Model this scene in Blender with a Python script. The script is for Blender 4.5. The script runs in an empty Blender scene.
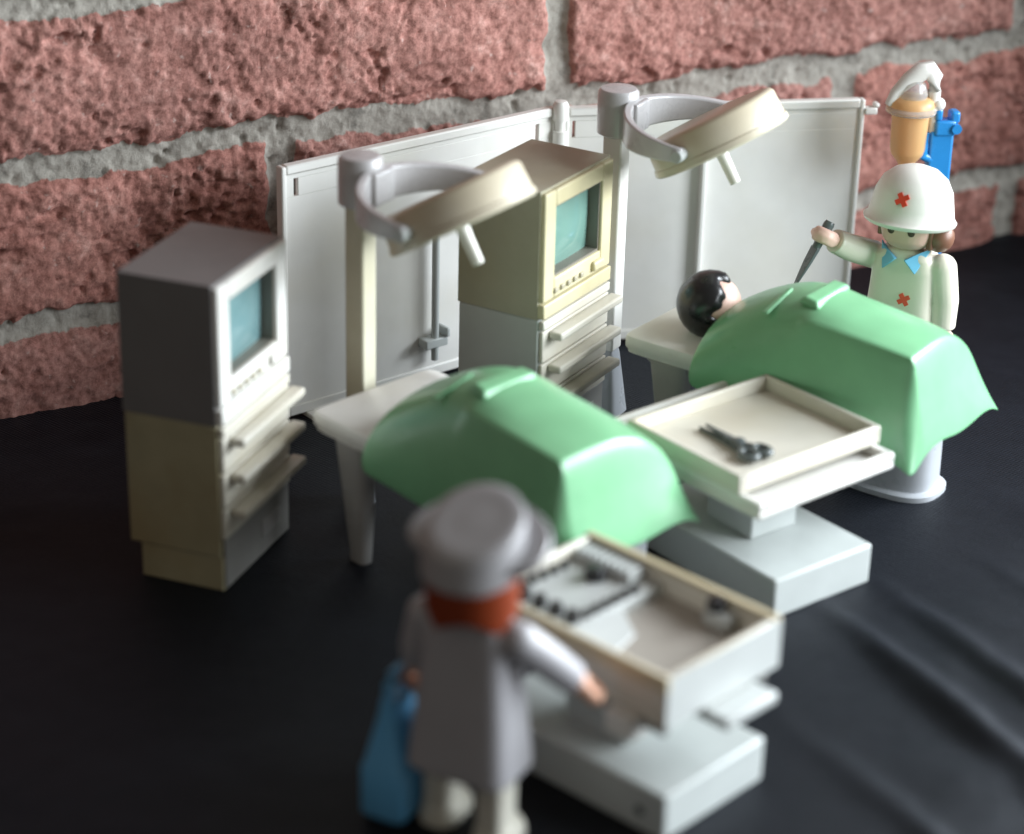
import bpy, bmesh, math, random
import numpy as np
from mathutils import Vector, Matrix, noise
random.seed(7)
S = 0.01                      # one millimetre of the toys in Blender units
R = math.radians
scn = bpy.context.scene
COL = scn.collection

# ------------------------------------------------------------------ camera, world, light, exposure
F_PX, PITCH, ROLL, CAM_H = 2359.0, 0.429, 0.026, 300.0
cam_d = bpy.data.cameras.new('camera'); cam = bpy.data.objects.new('camera', cam_d); COL.objects.link(cam)
fwd = Vector((0, math.cos(PITCH), -math.sin(PITCH))); up0 = Vector((0, math.sin(PITCH), math.cos(PITCH))); rt0 = Vector((1, 0, 0))
rt = math.cos(ROLL)*rt0 + math.sin(ROLL)*up0; up = -math.sin(ROLL)*rt0 + math.cos(ROLL)*up0
cam.matrix_world = Matrix(((rt.x, up.x, -fwd.x, 0), (rt.y, up.y, -fwd.y, 0), (rt.z, up.z, -fwd.z, CAM_H*S), (0, 0, 0, 1)))
cam_d.sensor_width = 36.0; cam_d.lens = F_PX/1024*36.0
cam_d.clip_start = 0.05; cam_d.clip_end = 200
cam_d.dof.use_dof = True; cam_d.dof.focus_distance = 7.1; cam_d.dof.aperture_fstop = 0.72
scn.camera = cam

W = bpy.data.worlds.new('World'); scn.world = W; W.use_nodes = True
bg = W.node_tree.nodes['Background']; bg.inputs[0].default_value = (1.0, 0.92, 0.80, 1); bg.inputs[1].default_value = 0.17

ld = bpy.data.lights.new('window_light', 'AREA'); ld.shape = 'RECTANGLE'; ld.size = 5.6; ld.size_y = 2.6
ld.energy = 740; ld.color = (0.88, 0.95, 1.0)
lo = bpy.data.objects.new('window_light', ld); COL.objects.link(lo)
lo.location = (4.9, 4.45, 2.1)
lo.rotation_euler = Vector((-.777, -.629, -.12)).to_track_quat('-Z', 'Y').to_euler()

l2 = bpy.data.lights.new('side_window_light', 'AREA'); l2.shape = 'RECTANGLE'; l2.size = 1.5; l2.size_y = 1.3
l2.energy = 48; l2.color = (0.86, 0.94, 1.0); l2.spread = R(80)
lo2 = bpy.data.objects.new('side_window_light', l2); COL.objects.link(lo2); lo2.location = (4.3, 7.45, 2.1)
lo2.rotation_euler = (Vector((0.55, 5.6, 0.35)) - lo2.location).to_track_quat('-Z', 'Y').to_euler()

scn.view_settings.view_transform = 'Standard'; scn.view_settings.look = 'None'
scn.view_settings.exposure = 0.1; scn.view_settings.gamma = 1.0; scn.view_settings.use_curve_mapping = False

# ------------------------------------------------------------------ materials
def plastic(name, col, rough=0.38, var=0.06, stain=None, stain_amt=0.0, bump=0.04, coat=0.0, sss=0.0):
    m = bpy.data.materials.new(name); m.use_nodes = True; nt = m.node_tree; b = nt.nodes['Principled BSDF']
    tc = nt.nodes.new('ShaderNodeTexCoord')
    n1 = nt.nodes.new('ShaderNodeTexNoise'); n1.inputs['Scale'].default_value = 9; n1.inputs['Detail'].default_value = 5
    nt.links.new(tc.outputs['Object'], n1.inputs['Vector'])
    r = nt.nodes.new('ShaderNodeValToRGB')
    c = Vector(col); d = c*(1-var); l = c*(1+var)
    r.color_ramp.elements[0].position = .3; r.color_ramp.elements[0].color = (*d, 1)
    r.color_ramp.elements[1].position = .7; r.color_ramp.elements[1].color = (*l, 1)
    nt.links.new(n1.outputs[0], r.inputs[0]); out = r.outputs[0]
    if stain:
        n2 = nt.nodes.new('ShaderNodeTexNoise'); n2.inputs['Scale'].default_value = 3.2; n2.inputs['Detail'].default_value = 3
        nt.links.new(tc.outputs['Object'], n2.inputs['Vector'])
        mr = nt.nodes.new('ShaderNodeMapRange'); mr.inputs[1].default_value = .42; mr.inputs[2].default_value = .68
        mr.inputs[3].default_value = 0; mr.inputs[4].default_value = stain_amt
        nt.links.new(n2.outputs[0], mr.inputs[0])
        mx = nt.nodes.new('ShaderNodeMix'); mx.data_type = 'RGBA'; mx.inputs[7].default_value = (*stain, 1)
        nt.links.new(mr.outputs[0], mx.inputs[0]); nt.links.new(out, mx.inputs[6]); out = mx.outputs[2]
    nt.links.new(out, b.inputs['Base Color'])
    n3 = nt.nodes.new('ShaderNodeTexNoise'); n3.inputs['Scale'].default_value = 30; n3.inputs['Detail'].default_value = 4
    nt.links.new(tc.outputs['Object'], n3.inputs['Vector'])
    mr3 = nt.nodes.new('ShaderNodeMapRange'); mr3.inputs[3].default_value = rough*.8; mr3.inputs[4].default_value = min(1, rough*1.25)
    nt.links.new(n3.outputs[0], mr3.inputs[0]); nt.links.new(mr3.outputs[0], b.inputs['Roughness'])
    bp = nt.nodes.new('ShaderNodeBump'); bp.inputs['Strength'].default_value = bump; bp.inputs['Distance'].default_value = .01
    nt.links.new(n3.outputs[0], bp.inputs['Height']); nt.links.new(bp.outputs[0], b.inputs['Normal'])
    n4 = nt.nodes.new('ShaderNodeTexNoise'); n4.inputs['Scale'].default_value = 2.6; n4.inputs['Detail'].default_value = 8; n4.inputs['Roughness'].default_value = .7
    nt.links.new(tc.outputs['Object'], n4.inputs['Vector'])
    ad = nt.nodes.new('ShaderNodeMath'); ad.operation = 'MULTIPLY_ADD'; ad.inputs[1].default_value = .34; nt.links.new(n4.outputs[0], ad.inputs[0])
    sb = nt.nodes.new('ShaderNodeMath'); sb.operation = 'SUBTRACT'; sb.inputs[1].default_value = .17; nt.links.new(mr3.outputs[0], sb.inputs[0])
    nt.links.new(sb.outputs[0], ad.inputs[2]); nt.links.new(ad.outputs[0], b.inputs['Roughness'])
    if coat: b.inputs['Coat Weight'].default_value = coat; b.inputs['Coat Roughness'].default_value = .12
    if sss:
        b.inputs['Subsurface Weight'].default_value = sss; b.inputs['Subsurface Radius'].default_value = (.02, .015, .01)
    return m

M = {
 'white': plastic('white_plastic', (.77, .76, .73), .34, .03, (.66, .60, .46), .35),
 'screen_white': plastic('screen_panel_plastic', (.80, .79, .76), .40, .03, (.66, .62, .50), .3),
 'ivory': plastic('ivory_plastic', (.66, .63, .55), .36, .04, (.60, .52, .36), .4),
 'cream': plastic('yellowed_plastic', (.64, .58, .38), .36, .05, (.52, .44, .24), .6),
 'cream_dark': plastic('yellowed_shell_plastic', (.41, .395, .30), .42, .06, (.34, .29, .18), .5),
 'tan_rim': plastic('tan_rim_plastic', (.55, .475, .32), .4, .06),
 'grey_shell': plastic('grey_shell_plastic', (.19, .184, .184), .42, .04),
 'beige': plastic('beige_cabinet_plastic', (.40, .365, .235), .42, .09, (.33, .26, .14), .8),
 'grey_white': plastic('grey_white_plastic', (.50, .52, .51), .38, .04),
 'base_grey': plastic('cart_grey_plastic', (.47, .50, .49), .42, .04),
 'leg_grey': plastic('table_leg_plastic', (.36, .35, .34), .34, .05),
 'pedestal': plastic('pedestal_grey_plastic', (.42, .44, .47), .3, .04),
 'yoke': plastic('lamp_arm_grey_plastic', (.52, .51, .515), .28, .04, coat=.3),
 'lamp': plastic('lamp_head_plastic', (.60, .54, .42), .3, .03, (.60, .50, .32), .6),
 'post': plastic('lamp_post_plastic', (.60, .57, .45), .34, .05, (.5, .44, .28), .5),
 'green': plastic('green_drape_plastic', (.185, .44, .235), .32, .06, coat=.1),
 'black': plastic('black_plastic', (.012, .012, .014), .3, .05),
 'dark_steel': plastic('dark_grey_instrument_plastic', (.085, .10, .10), .26, .05, coat=.2),
 'skin': plastic('skin_plastic', (.72, .40, .27), .42, .03),
 'skin_pale': plastic('pale_skin_plastic', (.70, .46, .38), .42, .03),
 'coat_white': plastic('white_coat_plastic', (.72, .675, .57), .34, .03),
 'coat_grey': plastic('grey_coat_plastic', (.40, .392, .415), .36, .03),
 'hat_white': plastic('white_hat_plastic', (.74, .725, .67), .34, .02),
 'hat_grey': plastic('grey_cap_plastic', (.38, .372, .385), .32, .03),
 'trouser': plastic('white_trouser_plastic', (.66, .64, .56), .36, .03),
 'hair_black': plastic('black_hair_plastic', (.012, .012, .013), .3, .1),
 'hair_red': plastic('red_hair_plastic', (.25, .042, .012), .36, .08),
 'hair_brown': plastic('brown_hair_plastic', (.20, .095, .06), .4, .06),
 'collar': plastic('light_blue_plastic', (.16, .46, .68), .35, .03),
 'blue': plastic('bright_blue_plastic', (.025, .25, .62), .25, .05, coat=.3),
 'case_blue': plastic('blue_case_plastic', (.14, .45, .78), .38, .05),
 'red': plastic('red_print', (.66, .06, .025), .4, .03),
 'face_print': plastic('dark_face_print', (.06, .035, .02), .5, .03),
 'glass_teal': plastic('teal_picture_tube', (.19, .335, .35), .13, .03, bump=0, coat=.6),
 'glass_green': plastic('green_picture_tube', (.20, .36, .31), .13, .03, bump=0, coat=.6),
 'taupe': plastic('taupe_tray_plastic', (.40, .37, .33), .4, .05),
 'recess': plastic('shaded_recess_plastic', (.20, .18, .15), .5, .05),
 'plinth_dark': plastic('dark_plinth_plastic', (.27, .265, .25), .45, .06),
 'button': plastic('button_plastic', (.42, .38, .28), .4, .03),
}
def clear_mat(name, col, rough=.08, tr=.75):
    m = bpy.data.materials.new(name); m.use_nodes = True; b = m.node_tree.nodes['Principled BSDF']
    nt = m.node_tree
    tc = nt.nodes.new('ShaderNodeTexCoord'); n = nt.nodes.new('ShaderNodeTexNoise'); n.inputs['Scale'].default_value = 14
    nt.links.new(tc.outputs['Object'], n.inputs['Vector'])
    mr = nt.nodes.new('ShaderNodeMapRange'); mr.inputs[3].default_value = rough; mr.inputs[4].default_value = rough*2.5
    nt.links.new(n.outputs[0], mr.inputs[0]); nt.links.new(mr.outputs[0], b.inputs['Roughness'])
    b.inputs['Base Color'].default_value = (*col, 1); b.inputs['Transmission Weight'].default_value = tr; b.inputs['IOR'].default_value = 1.4
    return m
M['amber'] = clear_mat('amber_clear_plastic', (1.0, .64, .30), .2, .5)
M['clear'] = clear_mat('clear_plastic', (.9, .92, .92))

def brick_material():
    m = bpy.data.materials.new('rough_brick_and_mortar'); m.use_nodes = True; nt = m.node_tree; b = nt.nodes['Principled BSDF']
    L = nt.links.new; tc = nt.nodes.new('ShaderNodeTexCoord')
    def noise_n(scale, det, rough=.6):
        n = nt.nodes.new('ShaderNodeTexNoise'); n.inputs['Scale'].default_value = scale; n.inputs['Detail'].default_value = det
        n.inputs['Roughness'].default_value = rough; L(tc.outputs['Object'], n.inputs['Vector']); return n
    def ramp(fac, stops):
        r = nt.nodes.new('ShaderNodeValToRGB'); e = r.color_ramp.elements
        e[0].position, e[0].color = stops[0][0], (*stops[0][1], 1); e[1].position, e[1].color = stops[-1][0], (*stops[-1][1], 1)
        for p, c in stops[1:-1]:
            k = e.new(p); k.color = (*c, 1)
        L(fac, r.inputs[0]); return r.outputs[0]
    def mix(f, a, c):
        x = nt.nodes.new('ShaderNodeMix'); x.data_type = 'RGBA'; L(f, x.inputs[0]) if not isinstance(f, float) else setattr(x.inputs[0], 'default_value', f)
        L(a, x.inputs[6]); L(c, x.inputs[7]); return x.outputs[2]
    big = noise_n(1.6, 5); fine = noise_n(13, 8, .72); speck = noise_n(34, 3, .5)
    brick = ramp(fine.outputs[0], [(.30, (.17, .068, .056)), (.44, (.40, .205, .18)), (.56, (.52, .29, .256)), (.70, (.68, .46, .42))])
    tone = ramp(big.outputs[0], [(.33, (.30, .135, .112)), (.67, (.50, .275, .24))])
    grit = noise_n(38, 6, .75); g2 = ramp(grit.outputs[0], [(.34, (.42, .36, .35)), (.5, (.98, .96, .95)), (.64, (1.32, 1.38, 1.40))])
    brick = mix(.35, brick, tone)
    gm = nt.nodes.new('ShaderNodeMix'); gm.data_type = 'RGBA'; gm.blend_type = 'MULTIPLY'; gm.inputs[0].default_value = .8
    L(brick, gm.inputs[6]); L(g2, gm.inputs[7]); brick = gm.outputs[2]
    ta = nt.nodes.new('ShaderNodeAttribute'); ta.attribute_name = 'tone'
    tn = ramp(ta.outputs['Fac'], [(0, (.74, .70, .70)), (.5, (1.0, .96, .94)), (1, (1.06, .90, .84))])
    soot = noise_n(.9, 6, .65); st = ramp(soot.outputs[0], [(.36, (.62, .60, .60)), (.56, (1, 1, 1))])
    for c_ in (tn, st):
        mu = nt.nodes.new('ShaderNodeMix'); mu.data_type = 'RGBA'; mu.blend_type = 'MULTIPLY'; mu.inputs[0].default_value = .8
        L(brick, mu.inputs[6]); L(c_, mu.inputs[7]); brick = mu.outputs[2]
    white = ramp(speck.outputs[0], [(.66, (0, 0, 0)), (.76, (1, 1, 1))])
    pale = ramp(fine.outputs[0], [(.3, (.58, .44, .40)), (.7, (.70, .60, .56))])
    sp = nt.nodes.new('ShaderNodeMath'); sp.operation = 'MULTIPLY'; L(white, sp.inputs[0]); sp.inputs[1].default_value = .55
    brick = mix(sp.outputs[0], brick, pale)
    mortar = ramp(fine.outputs[0], [(.28, (.15, .14, .125)), (.45, (.345, .322, .285)), (.7, (.49, .462, .415))])
    at = nt.nodes.new('ShaderNodeAttribute'); at.attribute_name = 'brick'
    f = ramp(at.outputs['Fac'], [(.42, (0, 0, 0)), (.58, (1, 1, 1))])
    L(mix(f, mortar, brick), b.inputs['Base Color']); b.inputs['Roughness'].default_value = .93
    b.inputs['Specular IOR Level'].default_value = .2
    bp = nt.nodes.new('ShaderNodeBump'); bp.inputs['Strength'].default_value = .7; bp.inputs['Distance'].default_value = .015
    L(fine.outputs[0], bp.inputs['Height']); L(bp.outputs[0], b.inputs['Normal'])
    return m
M['brick'] = brick_material()

def cloth_material():
    m = bpy.data.materials.new('black_woven_cloth'); m.use_nodes = True; nt = m.node_tree; b = nt.nodes['Principled BSDF']; L = nt.links.new
    tc = nt.nodes.new('ShaderNodeTexCoord')
    mp = nt.nodes.new('ShaderNodeMapping'); mp.inputs['Rotation'].default_value = (0, 0, R(38)); L(tc.outputs['Object'], mp.inputs[0])
    w1 = nt.nodes.new('ShaderNodeTexWave'); w1.inputs['Scale'].default_value = 30; w1.inputs['Distortion'].default_value = 2.6; w1.inputs['Detail Scale'].default_value = 3; w1.bands_direction = 'X'
    w2 = nt.nodes.new('ShaderNodeTexWave'); w2.inputs['Scale'].default_value = 26; w2.inputs['Distortion'].default_value = 2.2; w2.inputs['Detail Scale'].default_value = 3; w2.bands_direction = 'Y'
    L(mp.outputs[0], w1.inputs[0]); L(mp.outputs[0], w2.inputs[0])
    ad = nt.nodes.new('ShaderNodeMath'); ad.operation = 'ADD'; L(w1.outputs[1], ad.inputs[0]); L(w2.outputs[1], ad.inputs[1])
    n = nt.nodes.new('ShaderNodeTexNoise'); n.inputs['Scale'].default_value = 24; n.inputs['Detail'].default_value = 6; L(tc.outputs['Object'], n.inputs[0])
    a2 = nt.nodes.new('ShaderNodeMath'); a2.operation = 'ADD'; L(ad.outputs[0], a2.inputs[0]); L(n.outputs[0], a2.inputs[1])
    r = nt.nodes.new('ShaderNodeValToRGB'); r.color_ramp.elements[0].position = .42; r.color_ramp.elements[0].color = (.002, .002, .0023, 1)
    r.color_ramp.elements[1].color = (.012, .0125, .017, 1)
    dv = nt.nodes.new('ShaderNodeMath'); dv.operation = 'MULTIPLY'; dv.inputs[1].default_value = .34; L(a2.outputs[0], dv.inputs[0]); L(dv.outputs[0], r.inputs[0])
    L(r.outputs[0], b.inputs['Base Color']); b.inputs['Roughness'].default_value = .52; b.inputs['Specular IOR Level'].default_value = .2
    b.inputs['Sheen Weight'].default_value = .05; b.inputs['Sheen Roughness'].default_value = .35; b.inputs['Sheen Tint'].default_value = (.5, .66, 1, 1)
    b.inputs['Specular Tint'].default_value = (.75, .85, 1, 1)
    bp = nt.nodes.new('ShaderNodeBump'); bp.inputs['Strength'].default_value = .22; bp.inputs['Distance'].default_value = .005
    L(a2.outputs[0], bp.inputs['Height']); L(bp.outputs[0], b.inputs['Normal'])
    return m
M['cloth'] = cloth_material()

# ------------------------------------------------------------------ helpers (all in millimetres, local to the thing)
class MB:
    def __init__(s): s.bm = bmesh.new()
    def box(s, x0, x1, y0, y1, z0, z1, T=None, top=None):
        v = []
        for z in (z0, z1):
            e = top if (top is not None and z == z1) else (0, 0)
            for x, y in ((x0+e[0], y0+e[1]), (x1-e[0], y0+e[1]), (x1-e[0], y1-e[1]), (x0+e[0], y1-e[1])):
                p = Vector((x, y, z)); v.append(s.bm.verts.new(T @ p if T else p))
        for f in ((3, 2, 1, 0), (4, 5, 6, 7), (0, 1, 5, 4), (1, 2, 6, 5), (2, 3, 7, 6), (3, 0, 4, 7)):
            s.bm.faces.new([v[i] for i in f])
        return s
    def rings(s, rings, cap0=True, cap1=True, T=None):
        prev = None; vs0 = None
        for r in rings:
            vs = [s.bm.verts.new(T @ Vector(p) if T else Vector(p)) for p in r]
            if prev:
                n = len(vs)
                for i in range(n): s.bm.faces.new((prev[i], prev[(i+1) % n], vs[(i+1) % n], vs[i]))
            else: vs0 = vs
            prev = vs
        if cap0: s.bm.faces.new(vs0[::-1])
        if cap1: s.bm.faces.new(prev)
        return s
    def lathe(s, prof, c=(0, 0), n=32, T=None, cap0=True, cap1=True, sx=1, sy=1, rf=None):
        rs = []
        for r, z in prof:
            rs.append([(c[0]+sx*(r+(rf(2*math.pi*k/n, z) if rf else 0))*math.cos(2*math.pi*k/n), c[1]+sy*(r+(rf(2*math.pi*k/n, z) if rf else 0))*math.sin(2*math.pi*k/n), z) for k in range(n)])
        return s.rings(rs, cap0, cap1, T)
    def tube(s, pts, rad, n=14, sq=1.0):
        pts = [Vector(p) for p in pts]; rs = []
        rad = rad if isinstance(rad, (list, tuple)) else [rad]*len(pts)
        for i, p in enumerate(pts):
            t = (pts[min(i+1, len(pts)-1)]-pts[max(i-1, 0)]).normalized()
            a = t.cross(Vector((0, 0, 1))) if abs(t.z) < .95 else t.cross(Vector((0, 1, 0)))
            a.normalize(); b = t.cross(a).normalized()
            rs.append([p+rad[i]*(a*math.cos(2*math.pi*k/n)+b*sq*math.sin(2*math.pi*k/n)) for k in range(n)])
        return s.rings(rs)
    def ball(s, c, r, sx=1, sy=1, sz=1, n=20):
        prof = [(max(r*math.sin(math.pi*i/10), .02), -r*math.cos(math.pi*i/10)) for i in range(11)]
        return s.lathe([(a, z*sz) for a, z in prof], n=n, T=Matrix.Translation(Vector(c)), sx=sx, sy=sy)
    def prism(s, poly, z0, z1, T=None):
        return s.rings([[(x, y, z0) for x, y in poly], [(x, y, z1) for x, y in poly]], T=T)
    def build(s, name, mat, parent=None, bevel=0.0, seg=2, smooth=True, sub=0, remesh=0.0, loc=None):
        bm = s.bm
        bmesh.ops.recalc_face_normals(bm, faces=bm.faces)
        bmesh.ops.scale(bm, vec=(S, S, S), verts=bm.verts)
        me = bpy.data.meshes.new(name); bm.to_mesh(me); bm.free()
        o = bpy.data.objects.new(name, me); COL.objects.link(o)
        me.materials.append(M[mat])
        if parent: o.parent = parent
        if remesh:
            r = o.modifiers.new('remesh', 'REMESH'); r.mode = 'VOXEL'; r.voxel_size = remesh*S; r.use_smooth_shade = True
            k = o.modifiers.new('smooth', 'SMOOTH'); k.factor = .5; k.iterations = 4
        if bevel:
            b = o.modifiers.new('bevel', 'BEVEL'); b.width = bevel*S; b.segments = seg; b.limit_method = 'ANGLE'; b.angle_limit = R(40); b.harden_normals = False
        if sub:
            u = o.modifiers.new('sub', 'SUBSURF'); u.levels = sub; u.render_levels = sub
        if smooth:
            for p in me.polygons: p.use_smooth = True
            if not sub and not remesh:
                try: me.set_sharp_from_angle(angle=R(42))
                except Exception: pass
        return o
def thing(name, label, cat, loc=(0, 0, 0), rotz=0.0, group=None):
    o = bpy.data.objects.new(name, None); COL.objects.link(o); o.empty_display_size = .1
    o.location = Vector(loc)*S; o.rotation_euler = (0, 0, rotz)
    o['label'] = label; o['category'] = cat
    if group: o['group'] = group
    return o
def tag(o, label, cat, group=None, kind=None):
    if label: o['label'] = label
    if cat: o['category'] = cat
    if group: o['group'] = group
    if kind: o['kind'] = kind
    return o
def dup(root, loc, rotz, label):
    def cp(o, par):
        c = o.copy(); COL.objects.link(c)
        if par: c.parent = par
        for ch in [x for x in bpy.data.objects if x.parent == o and x != c]: cp(ch, c)
        return c
    r = cp(root, None); r.location = Vector(loc)*S; r.rotation_euler = (0, 0, rotz); r['label'] = label
    return r
def superring(cx, cy, hx, hy, z, n=36, e=3.2):
    out = []
    for k in range(n):
        a = 2*math.pi*k/n; c, s_ = math.cos(a), math.sin(a)
        out.append((cx+hx*math.copysign(abs(c)**(2/e), c), cy+hy*math.copysign(abs(s_)**(2/e), s_), z))
    return out
def align(p0, p1):
    d = Vector(p1)-Vector(p0); return Matrix.Translation(Vector(p0)) @ d.to_track_quat('Z', 'Y').to_matrix().to_4x4()

# ------------------------------------------------------------------ the setting: black cloth and brick wall
def gnoise(x, y, f, oct=4, seed=0.0, gain=.55):
    # vectorised value noise, several octaves
    out = np.zeros_like(x); amp = 1.0; tot = 0
    for o in range(oct):
        X = x*f+seed*17.3+o*31.7; Y = y*f+seed*9.1+o*57.9
        xi = np.floor(X).astype(np.int64); yi = np.floor(Y).astype(np.int64); fx = X-xi; fy = Y-yi
        fx = fx*fx*fx*(fx*(fx*6-15)+10); fy = fy*fy*fy*(fy*(fy*6-15)+10)
        def h(i, j):
            q = (i*374761393+j*668265263) & 0x7fffffff; q = ((q ^ (q >> 13))*1274126177) & 0x7fffffff
            return ((q ^ (q >> 16)) & 0xffff)/65535.0*2-1
        v = (h(xi, yi)*(1-fx)+h(xi+1, yi)*fx)*(1-fy)+(h(xi, yi+1)*(1-fx)+h(xi+1, yi+1)*fx)*fy
        out += amp*v; tot += amp; amp *= gain; f *= 2.03
    return out/tot
def grid_object(name, P, mat, attr=None):
    ny, nx = P.shape[:2]
    me = bpy.data.meshes.new(name)
    idx = np.arange(nx*ny).reshape(ny, nx)
    q = np.stack([idx[:-1, :-1], idx[:-1, 1:], idx[1:, 1:], idx[1:, :-1]], -1).reshape(-1, 4)
    me.vertices.add(nx*ny); me.vertices.foreach_set('co', (P*S).reshape(-1).astype(np.float32))
    me.loops.add(q.size); me.loops.foreach_set('vertex_index', q.reshape(-1).astype(np.int32))
    me.polygons.add(len(q)); me.polygons.foreach_set('loop_start', np.arange(0, q.size, 4, dtype=np.int32))
    me.polygons.foreach_set('loop_total', np.full(len(q), 4, dtype=np.int32))
    me.update(calc_edges=True); me.validate()
    me.polygons.foreach_set('use_smooth', np.ones(len(q), dtype=bool))
    if attr is not None:
        a = me.attributes.new('brick', 'FLOAT', 'POINT'); a.data.foreach_set('value', attr.reshape(-1).astype(np.float32))
    me.materials.append(M[mat]); o = bpy.data.objects.new(name, me); COL.objects.link(o); return o

WALL_O = np.array([-155.0, 648.5]); WALL_A = R(27)
def build_wall():
    ts = np.concatenate([np.linspace(-420, -30, 60)[:-1], np.arange(-30, 440, .75), np.linspace(440, 900, 60)])
    zs = np.concatenate([np.linspace(-8, 8, 12)[:-1], np.arange(8, 140, .75), np.linspace(140, 420, 90)])
    t, z = np.meshgrid(ts, zs)
    wob = gnoise(t, z, .02, 3, 1)*3.4+gnoise(t, z, .11, 5, 2, .7)*3.4
    wob2 = gnoise(t, z, .02, 3, 5)*2.6+gnoise(t, z, .11, 4, 6)*2.4
    # courses: mortar centre lines at 26.5, 77, 126 ...
    zz = z+wob-(t-180)*.004
    centers = np.array([-24.5, 26.8, 77.0, 126.0, 176, 226, 276, 326, 376, 426, 476])
    half = np.array([5, 3.6, 4.0, 4, 5, 5, 5, 5, 5, 5, 5.0])
    d = np.full_like(z, 99.0)
    for c, h in zip(centers, half): d = np.minimum(d, np.abs(zz-c)-h)
    row = np.clip(np.searchsorted(centers, zz)-1, 0, 9)
    tt = t+wob2
    joints = {0: [-330, -130, 60, 250, 372, 560, 750], 1: [-270, -80, 91, 293, 480, 670, 860], 0.5: []}
    jr = {0: [-310, -120, 70, 225, 372, 560, 750], 1: [-270, -85, 93, 296, 486, 676], 2: [-370, -190, -6, 186, 372, 566, 760],
          3: [-280, -90, 100, 290, 480, 670], 4: [-370, -190, 0, 190, 380, 570, 760]}
    for r_ in range(10):
        js = jr[r_ if r_ <= 4 else 3+(r_ % 2)]
        msk = row == r_
        dj = np.full_like(z, 99.0)
        for j in js: dj = np.minimum(dj, np.abs(tt-j)-4.6)
        d = np.where(msk, np.minimum(d, dj), d)
    brick = 1/(1+np.exp(-d/.55))
    mod = np.clip(.5+1.5*gnoise(t, z, .017, 3, 41), .1, 1.15); mod2 = np.clip(.5+1.6*gnoise(t, z, .022, 3, 43), 0, 1.2)
    rough = gnoise(t, z, .055, 5, 3, .6)*2.6+gnoise(t, z, .36, 4, 4, .9)*(1.0+.9*mod)
    pits = np.minimum(0, gnoise(t, z, .17, 3, 8)+.36)*6.0
    scr = np.minimum(0, gnoise(t*.55+z*.75, z*1.6-t*.4, .085, 3, 12)+.40)*7.0
    edge = -np.exp(-np.clip(d, 0, 9)/1.8)*1.9
    chip = -1.8/(1+np.exp(-(gnoise(t, z, .06, 5, 51, .72)-.33)/.03))-1.1/(1+np.exp(-(gnoise(t, z, .12, 5, 53, .72)-.40)/.03))
    hb = 2.9+chip+rough*.72+pits*mod*.7+scr*1.1*mod2+edge*.8
    hm = -1.0+gnoise(t, z, .18, 5, 9, .65)*1.3+np.minimum(0, gnoise(t, z, .3, 2, 11)+.45)*5
    h = hb*brick+hm*(1-brick)
    c, s_ = math.cos(WALL_A), math.sin(WALL_A)
    P = np.stack([WALL_O[0]+t*c+h*s_, WALL_O[1]+t*s_-h*c, z], -1)
    jid = np.zeros_like(t)
    for r_ in range(10):
        js = np.array(jr[r_ if r_ <= 4 else 3+(r_ % 2)]); jid = np.where(row == r_, np.searchsorted(js, tt)+7*r_, jid)
    tone = np.modf(np.abs(np.sin(jid*12.9898+3.7)*43758.5453))[0]
    o = grid_object('brick_wall', P, 'brick', brick)
    a = o.data.attributes.new('tone', 'FLOAT', 'POINT'); a.data.foreach_set('value', tone.reshape(-1).astype(np.float32))
    tag(o, 'rough red brick wall with grey mortar behind the toys', 'wall'); return o
build_wall()

def build_cloth():
    xs = np.concatenate([np.linspace(-900, -220, 50)[:-1], np.arange(-220, 260, 1.6), np.linspace(260, 700, 50)])
    ys = np.concatenate([np.linspace(-100, 380, 50)[:-1], np.arange(380, 860, 1.6), np.linspace(860, 1200, 20)])
    x, y = np.meshgrid(xs, ys)
    z = np.zeros_like(x)
    wob = gnoise(x, y, .012, 3, 21)*5
    def fold(p, q, amp, wid, fade=40):
        p, q = np.array(p, float), np.array(q, float); L = np.hypot(*(q-p)); u = (q-p)/L; n = np.array([-u[1], u[0]])
        a = (x-p[0])*u[0]+(y-p[1])*u[1]; dd = (x-p[0])*n[0]+(y-p[1])*n[1]+wob
        dd = dd+gnoise(x, y, .05, 3, 31)*2.2; amp = amp*(.75+.5*gnoise(x, y, .03, 2, 33))
        env = 1/(1+np.exp(-a/(fade/4)))*1/(1+np.exp((a-L)/(fade/4)))
        return amp*np.exp(-(dd/wid)**2)*env
    for f in FOLDS: z += fold(*f)
    far = 1/(1+np.exp(-(x-60)/30))
    z += (gnoise(x, y, .018, 3, 22)*1.6*far+gnoise(x, y, .05, 3, 23)*.45)*1.0
    # keep the cloth flat where the toys stand
    flat = np.ones_like(x)
    for cx, cy, r in ((-80, 570, 45), (0, 560, 75), (20, 640, 60), (80, 590, 62), (30, 480, 62), (-5, 436, 30), (110, 650, 40), (-20, 700, 70), (70, 720, 70), (115, 715, 30)):
        flat *= 1-np.exp(-(((x-cx)**2+(y-cy)**2)/r**2)**2)
    z = z*flat-.15
    n = np.array([-math.sin(WALL_A), math.cos(WALL_A)])
    dw = (x-WALL_O[0])*n[0]+(y-WALL_O[1])*n[1]
    tw = (x-WALL_O[0])*math.cos(WALL_A)+(y-WALL_O[1])*math.sin(WALL_A)
    z += np.clip(tw-260, 0, 120)/120*5*np.exp(-np.clip(-dw-4, 0, 99)/12)
    P = np.stack([x, y, z], -1)
    o = grid_object('tablecloth', P, 'cloth'); o['kind'] = 'structure'
FOLDS = [((74, 560), (150, 414), 3.6, 4.2), ((100, 556), (160, 440), 3.0, 3.8), ((52, 516), (112, 404), 3.2, 4.4), ((150, 600), (230, 480), 2.0, 7), ((138, 560), (190, 470), 1.6, 3.5),
         ((-150, 470), (-60, 420), .8, 14)]
build_cloth()

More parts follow.
